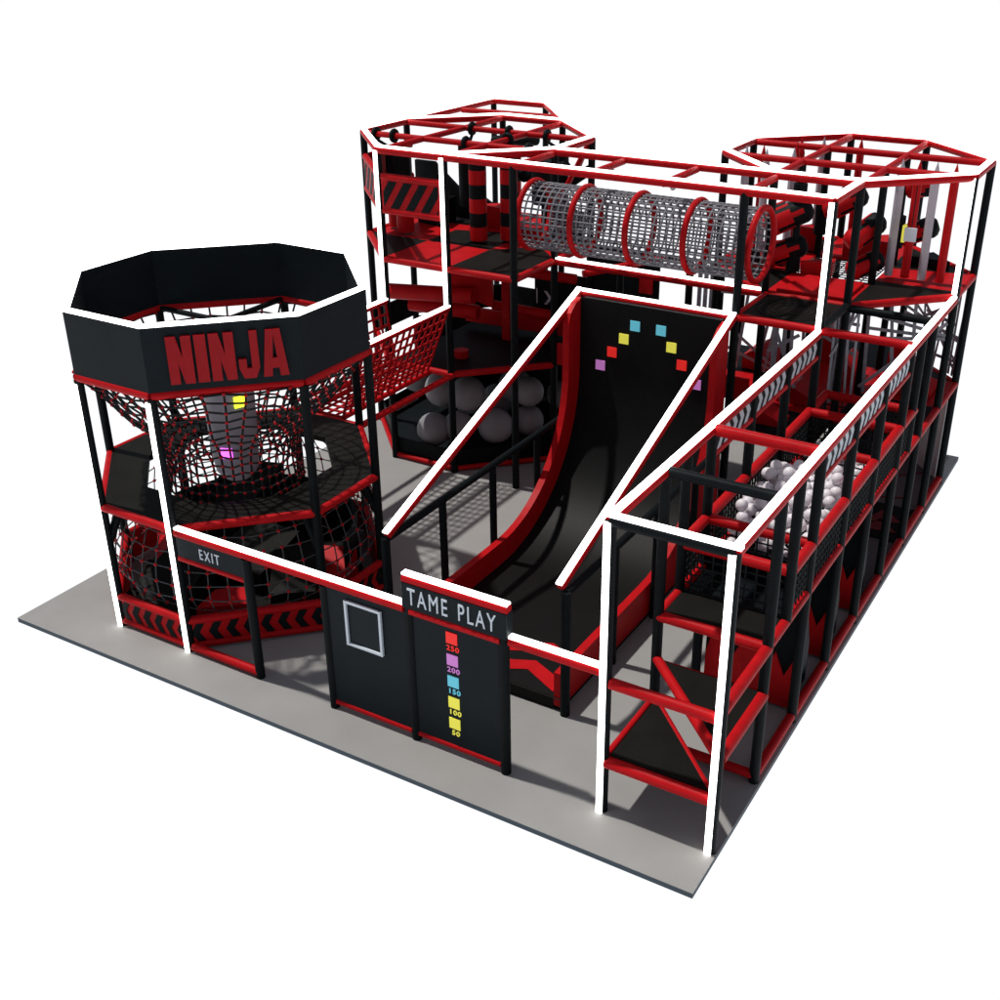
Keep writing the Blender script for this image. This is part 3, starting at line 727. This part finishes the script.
# lower deck of right tower
ld = thing('lower_deck', 'red and black deck under the grey strap web at far right', 'deck', (4.5,7.5,P1))
mb = MB(); zf = P1-.03
tri(mb, [(5,6),(6,6),(6,7),(5,7)], 1); tri(mb, [(5,7),(6,7),(6,8),(5,8)], 0); tri(mb, [(4,6),(5,6),(5,8),(4,8)], 0); tri(mb, [(5,8),(6,8),(5,9)], 1); tri(mb, [(3,7),(4,7),(4,8),(3,8)], 1); tri(mb, [(4,8),(5,8),(5,9),(4,9)],1); tri(mb, [(4.03,5),(5,5),(5,6),(4.03,6)], 1); tri(mb,[(3,7),(4,6),(4,7)],0)
mb.build('deck_pads', [RED, BLK], ld)
for a, b in (((6,6),(6,7)),((6,7),(6,8)),((6,8),(5,9)),((5,6),(6,6))): rail(ld, (*a,P1), (*b,P1), name='deck_edge', r=.045)
zq = P1+.03
for i, (x, y, sx, sy, h) in enumerate(((4.15,5.4,.4,.3,.16),(4.2,6.2,.5,.4,.22),(5.15,6.25,.3,.4,.15),(5.4,7.2,.45,.5,.2),(4.6,7.2,.3,.5,.35),(3.4,7.1,.5,.5,.3),(4.1,7.9,.3,.3,.7),(5.1,8.0,.3,.3,.4))):
    t = MB().poly([(x,y,zq),(x+sx,y,zq),(x+sx,y,zq+h*.35),(x+sx*.4,y,zq+h),(x,y,zq+h*.6)], (0,1,0), sy).build('foam_block', RED, ld)
# panels and court under the right tower
ct = thing('play_court', 'grey court floor with maroon curved lines and a black mat under the far right tower', 'court', (5.2,7.2,0))
MB().box((4.2,4.6,.003),(5.93,8.9,.010)).build('court_floor', COURT, ct)
for rr in (.9, 1.6):
    mb = MB(); mb.path([(5.0+rr*math.cos(a), 8.7+rr*math.sin(a)*1.0, .012) for a in [math.pi+ (math.pi)*i/24 for i in range(25)] if 5.0+rr*math.cos(a) < 5.9], .014, 4); mb.build('court_line', MAROON, ct)
MB().poly([(5.2,6.0,.012),(5.93,6.0,.012),(5.93,6.95,.012),(5.2,6.95,.012)], (0,0,1), .02).build('mat', BLK, ct)
mb = MB(); 
for pts in ([(5.45,6.35),(5.6,6.8),(5.88,6.5)], [(5.5,6.15),(5.62,6.5),(5.9,6.2)]): mb.poly([(x,y,.0335) for x,y in pts], (0,0,1), .004)
mb.build('mat_arrow', MAROON, ct)
for (a, b) in (((4.3,8.8),(5.3,8.8)),((5.35,8.75),(5.95,8.1))):
    A, B = V(*a,0), V(*b,0); n = (B-A).cross(V(0,0,1)).normalized()
    t = MB().poly([A+V(0,0,.02), B+V(0,0,.02), B+V(0,0,1.38), A+V(0,0,1.38)], n, .03).build('wall_panel', GREYP, ct)
# middle bay behind the ramp
mid = thing('middle_bay', 'black panels and red pads between the two back towers, behind the ramp', 'play panel', (2.1,7,0))
MB().box((1.2,7.0,P1),(2.12,7.05,2.72)).build('panel', BLK, mid)
MB().box((1.9,6.98,2.3),(2.1,6.999,2.5)).build('red_square', RED, mid)
for x, y in ((1.15,7.05),(2.12,7.05),(2.6,7.05)): post(mid, x, y, 0, 2.8, r=.05)
rail(mid, (1.15,7.05,2.8), (2.6,7.05,2.8), BLK)
MB().box((1.2,6.05,P1-.03),(3.0,7.0,P1+.03)).build('deck', DECK, mid)
rail(mid, (1.5,6.1,2.72), (2.3,6.95,2.84), name='tilted_pipe')
mb = MB(); mb.path([(2.1+.085*math.cos(a),6.75+.02*math.cos(a),2.82+.085*math.sin(a)) for a in [2*math.pi*i/14 for i in range(14)]], .02, 6, 0, True); mb.build('loop', BLK, mid)
for i in range(4): MB().box((2.72+i*.085,7.05,P1),(2.77+i*.085,7.08,2.8)).build('slat', STRAP, mid)
MB().box((1.15,6.0,P1+.02),(3.9,6.03,1.75)).build('kick_board', RED, mid)

# ================================================================== BALL CORRIDOR
cr = thing('ball_corridor', 'long raised red and black corridor with white-lit rails running to the back right', 'play corridor', (5.5,0,0))
Z1 = 2.82
post(cr, 5, 0, 0, Z1, led=(0,Z1)); post(cr, 6, 0, 0, Z1, led=(0,Z1))
rail(cr, (5,0,Z1), (6,0,Z1), BLK, led=True, name='top_rail', lo=.05)
rail(cr, (5,0,Z1), (5,4.96,Z1), led=True, name='top_rail', lo=.0); rail(cr, (6,0,Z1), (6,6.95,Z1), led=True, name='top_rail')
for k in (1,2,3,4):
    post(cr, 5, k, 0, Z1-.03); post(cr, 6, k, 0, Z1-.03)
for k in (5,6): post(cr, 6, k, 0, Z1-.03)
post(cr, 6, 1.45, P1, Z1-.03); post(cr, 5, 1.45, P1, Z1-.03)
post(cr, 6, 5.5, P1, Z1-.03)
rail(cr, (5,1,Z1), (6,1,Z1), BLK, name='cross_pipe'); rail(cr, (5,2,Z1), (6,2,Z1), name='cross_pipe', r=.055)
# stairs of triangles
def deckpad(pts, z, name='step_pad'):
    MB().poly([(x,y,z-.03) for x,y in pts], (0,0,1), .055).build(name, DECK, cr)
deckpad([(5.04,.04),(5.93,.04),(5.04,.96)], .55); rail(cr, (5,0,.53), (6,0,.53), r=.055); rail(cr, (5.97,.03,.55), (5.03,.97,.55), r=.03); rail(cr, (5.0,.03,.55), (5.0,.97,.55), r=.03)
deckpad([(5.04,.97),(5.97,.97),(5.97,.04)], .96); rail(cr, (5.02,.98,.98), (5.97,.03,.98), r=.045); rail(cr, (6,.03,.94), (6,1,.94), r=.055); rail(cr, (5,1,.94), (6,1,.94), r=.03)
rail(cr, (5,0,1.34), (6,0,1.34), r=.05, trim=.04); rail(cr, (6,0,1.42), (6,1,1.42), r=.05)
rail(cr, (5,1,.07), (6,1,.07), r=.045)
deckpad([(5.02,1.04),(5.97,1.04),(5.97,1.5),(5.02,1.5)], P1, 'landing_pad')
rail(cr, (5,1,P1-.01), (6,1,P1-.01), r=.05); rail(cr, (5,1,P1), (5,1.5,P1), r=.04)
for k in range(1, 8):
    rail(cr, (6,k,P1), (6,k+1,P1), r=.045, name='deck_rail', trim=.03) if k < 6 else None
    rail(cr, (6,k,.07), (6,k+1,.07), r=.045, name='ground_rail', trim=.03)
for k in range(1,5): rail(cr, (5,k,P1), (5,k+1,P1), r=.045, name='deck_rail', trim=.03)
MB().box((5.04,1.5,P1-.05),(5.96,5.95,P1-.01)).build('pit_floor', BLK, cr)
ZP = 1.93
for xx in (5,6):
    for y0, y1 in ((1.45,2),(2,3),(3,4),(4,5)) + (((5,5.6),) ): rail(cr, (xx,y0,ZP), (xx,y1,ZP), r=.05, name='pit_rail', trim=.02)
    flatnet('pit_net', cr, (xx,1.45,1.46), (xx,5.6,1.46), (xx,5.6,ZP-.03), (xx,1.45,ZP-.03), 52, 6, .009, ROPE)
MB().box((5.05,1.985,P1),(5.95,2.015,1.70)).build('pit_baffle', BLK, cr)
for y in (1.45, 2.0, 4.0, 4.95, 5.55):
    rail(cr, (5,y,ZP), (6,y,ZP), r=.05, name='pit_rail', trim=.03)
    flatnet('pit_net', cr, (5,y,1.46), (6,y,1.46), (6,y,ZP-.03), (5,y,ZP-.03), 10, 5, .009, ROPE)
# chevron guard boards
for xx in (5,6):
    rail(cr, (xx,2.03,2.56), (xx,4.96,2.56), r=.035, name='guard_rail')
    bd = MB().box((xx-.012,2.0,2.57),(xx+.012,5.0,Z1-.03)).build('guard_board', BLK, cr)
    for s_ in range(3):
        for i in range(5):
            yy = 2.16 + s_*1.0 + i*.168
            for sd in (-1, 1):
                mb = MB(); chev(mb, (xx+sd*.0125,yy,2.69), (0,1,0), (0,0,1), (sd,0,0), .17, .235, .085, .004, flip=-1); mb.build('pale_chevron', CHEVG, bd)
# zigzag partitions below
zp = None
for i, y in enumerate((2.15, 3.15, 4.2)):
    t = thing('zigzag_partition', ['zigzag red and black partition nearest the stairs under the corridor','middle zigzag red and black partition under the corridor','zigzag partition farthest back under the corridor'][i], 'partition', (5.5,y,0), 'zigzag partitions under the ball corridor')
    MB().box((5.03,y,.03),(5.93,y+.05,1.38)).build('board', BLK, t)
    zz = [(5.03,.03),(5.93,.03),(5.93,.60),(5.84,.38),(5.74,.62),(5.67,.44),(5.50,.84),(5.31,.42),(5.14,.82),(5.04,.40)]
    mb = MB()
    P = [(x,z) for x,z in zz]
    top = P[2:]
    for a, b in zip(top, top[1:]): mb.poly([(a[0],y-.002,a[1]),(b[0],y-.002,b[1]),(b[0],y-.002,.03),(a[0],y-.002,.03)], (0,-1,0), .02)
    for a, b, c in ((5.72,5.82,5.92),): mb.poly([(a,y-.002,1.37),(c,y-.002,1.37),(b,y-.002,1.15)], (0,-1,0), .02)
    mb.build('zigzag', RED, t)
    tb_ = MB().lathe((5.72,y+.5),[(.001,.98),(.09,.95),(.14,.85),(.19,.45),(.19,.03)],18).build('foam_bag', SLATE, t)
# ------------------------------------------------------------------ small balls
bmesh_src = MB().sphere((0,0,0), .060, 20, 12)
src = bmesh_src.build('pit_ball', WHITE, loc=(0,0,0))
rb = random.Random(3); pts = []
def heap(x, y):
    v = math.exp(-((y-3.0)/1.0)**2); return 1.50 + .46*v*(1-.3*((x-5.5)/.5)**2) + .05*math.sin(9*x+5*y)
tries = 0
while len(pts) < 210 and tries < 60000:
    tries += 1
    x = rb.uniform(5.12,5.88); y = rb.uniform(1.56,4.9)
    if y < 2.12 or (y > 4.1 and rb.random() < .6): continue
    lay = rb.choice((0,0,1)); z = heap(x,y) - lay*.11
    if z < 1.49: z = 1.49
    if rb.random() < .05: z += .09
    if abs(y-2) < .075 or abs(y-4) < .075: continue
    if all((x-a)**2+(y-b)**2+(z-c)**2 > .108**2 for a,b,c in pts): pts.append((x,y,z))
for i, (x,y,z) in enumerate(pts):
    o = src if i == 0 else src.copy()
    if i: COL.objects.link(o)
    o.location = V(x,y,z)*U
    tag(o, 'small white plastic ball piled in the raised corridor pit', 'ball', 'white balls in the corridor pit')

# ------------------------------------------------------------------ camera, light, world
q = dict(pos=(8.41642041,-6.99145174,6.92890339), yaw=-.524174938, pitch=.461494916, roll=-.000976899, f=1163.42761, cx=539.399254, cy=490.902856)
cam = D.cameras.new('camera'); co = D.objects.new('camera', cam); COL.objects.link(co); sc.camera = co
cam.sensor_width = 36; cam.lens = 36*q['f']/1000; cam.shift_x = -(q['cx']-500)/1000; cam.shift_y = (q['cy']-500)/1000
cam.clip_start = .1; cam.clip_end = 500
fwd = V(math.sin(q['yaw'])*math.cos(q['pitch']), math.cos(q['yaw'])*math.cos(q['pitch']), -math.sin(q['pitch']))
right = V(math.cos(q['yaw']), -math.sin(q['yaw']), 0); up = right.cross(fwd)
M = Matrix((right, up, -fwd)).transposed().to_4x4(); M.translation = V(q['pos'])*U; co.matrix_world = M

sun = D.lights.new('sun', 'SUN'); so = D.objects.new('sun', sun); COL.objects.link(so)
sun.energy = 3.2; sun.angle = math.radians(1.8); sun.color = (1, .965, .92)
sd = V(.43, .045, -1).normalized(); so.rotation_euler = sd.to_track_quat('-Z', 'Y').to_euler(); so.location = (0,0,12)

w_ = D.worlds.new('World'); sc.world = w_; w_.use_nodes = True; nt = w_.node_tree
bg = nt.nodes['Background']
tc = nt.nodes.new('ShaderNodeTexCoord'); sp = nt.nodes.new('ShaderNodeSeparateXYZ'); nt.links.new(tc.outputs['Generated'], sp.inputs[0])
mr = nt.nodes.new('ShaderNodeMapRange'); mr.inputs['From Min'].default_value = -.05; mr.inputs['From Max'].default_value = .02
nt.links.new(sp.outputs['Z'], mr.inputs['Value'])
mx = nt.nodes.new('ShaderNodeMix'); mx.data_type = 'RGBA'
nt.links.new(mr.outputs['Result'], mx.inputs['Factor'])
mx.inputs['A'].default_value = (1.02,1.03,1.06,1); mx.inputs['B'].default_value = (.215,.24,.285,1)
nt.links.new(mx.outputs['Result'], bg.inputs['Color']); bg.inputs['Strength'].default_value = 1

sc.view_settings.view_transform = 'Standard'; sc.view_settings.look = 'None'; sc.view_settings.exposure = 0; sc.view_settings.gamma = 1
sc.render.engine = 'CYCLES'
try:
    sc.cycles.use_denoising = True; sc.cycles.max_bounces = 6
except Exception: pass
for o in D.objects:
    if '_o' in o: del o['_o']
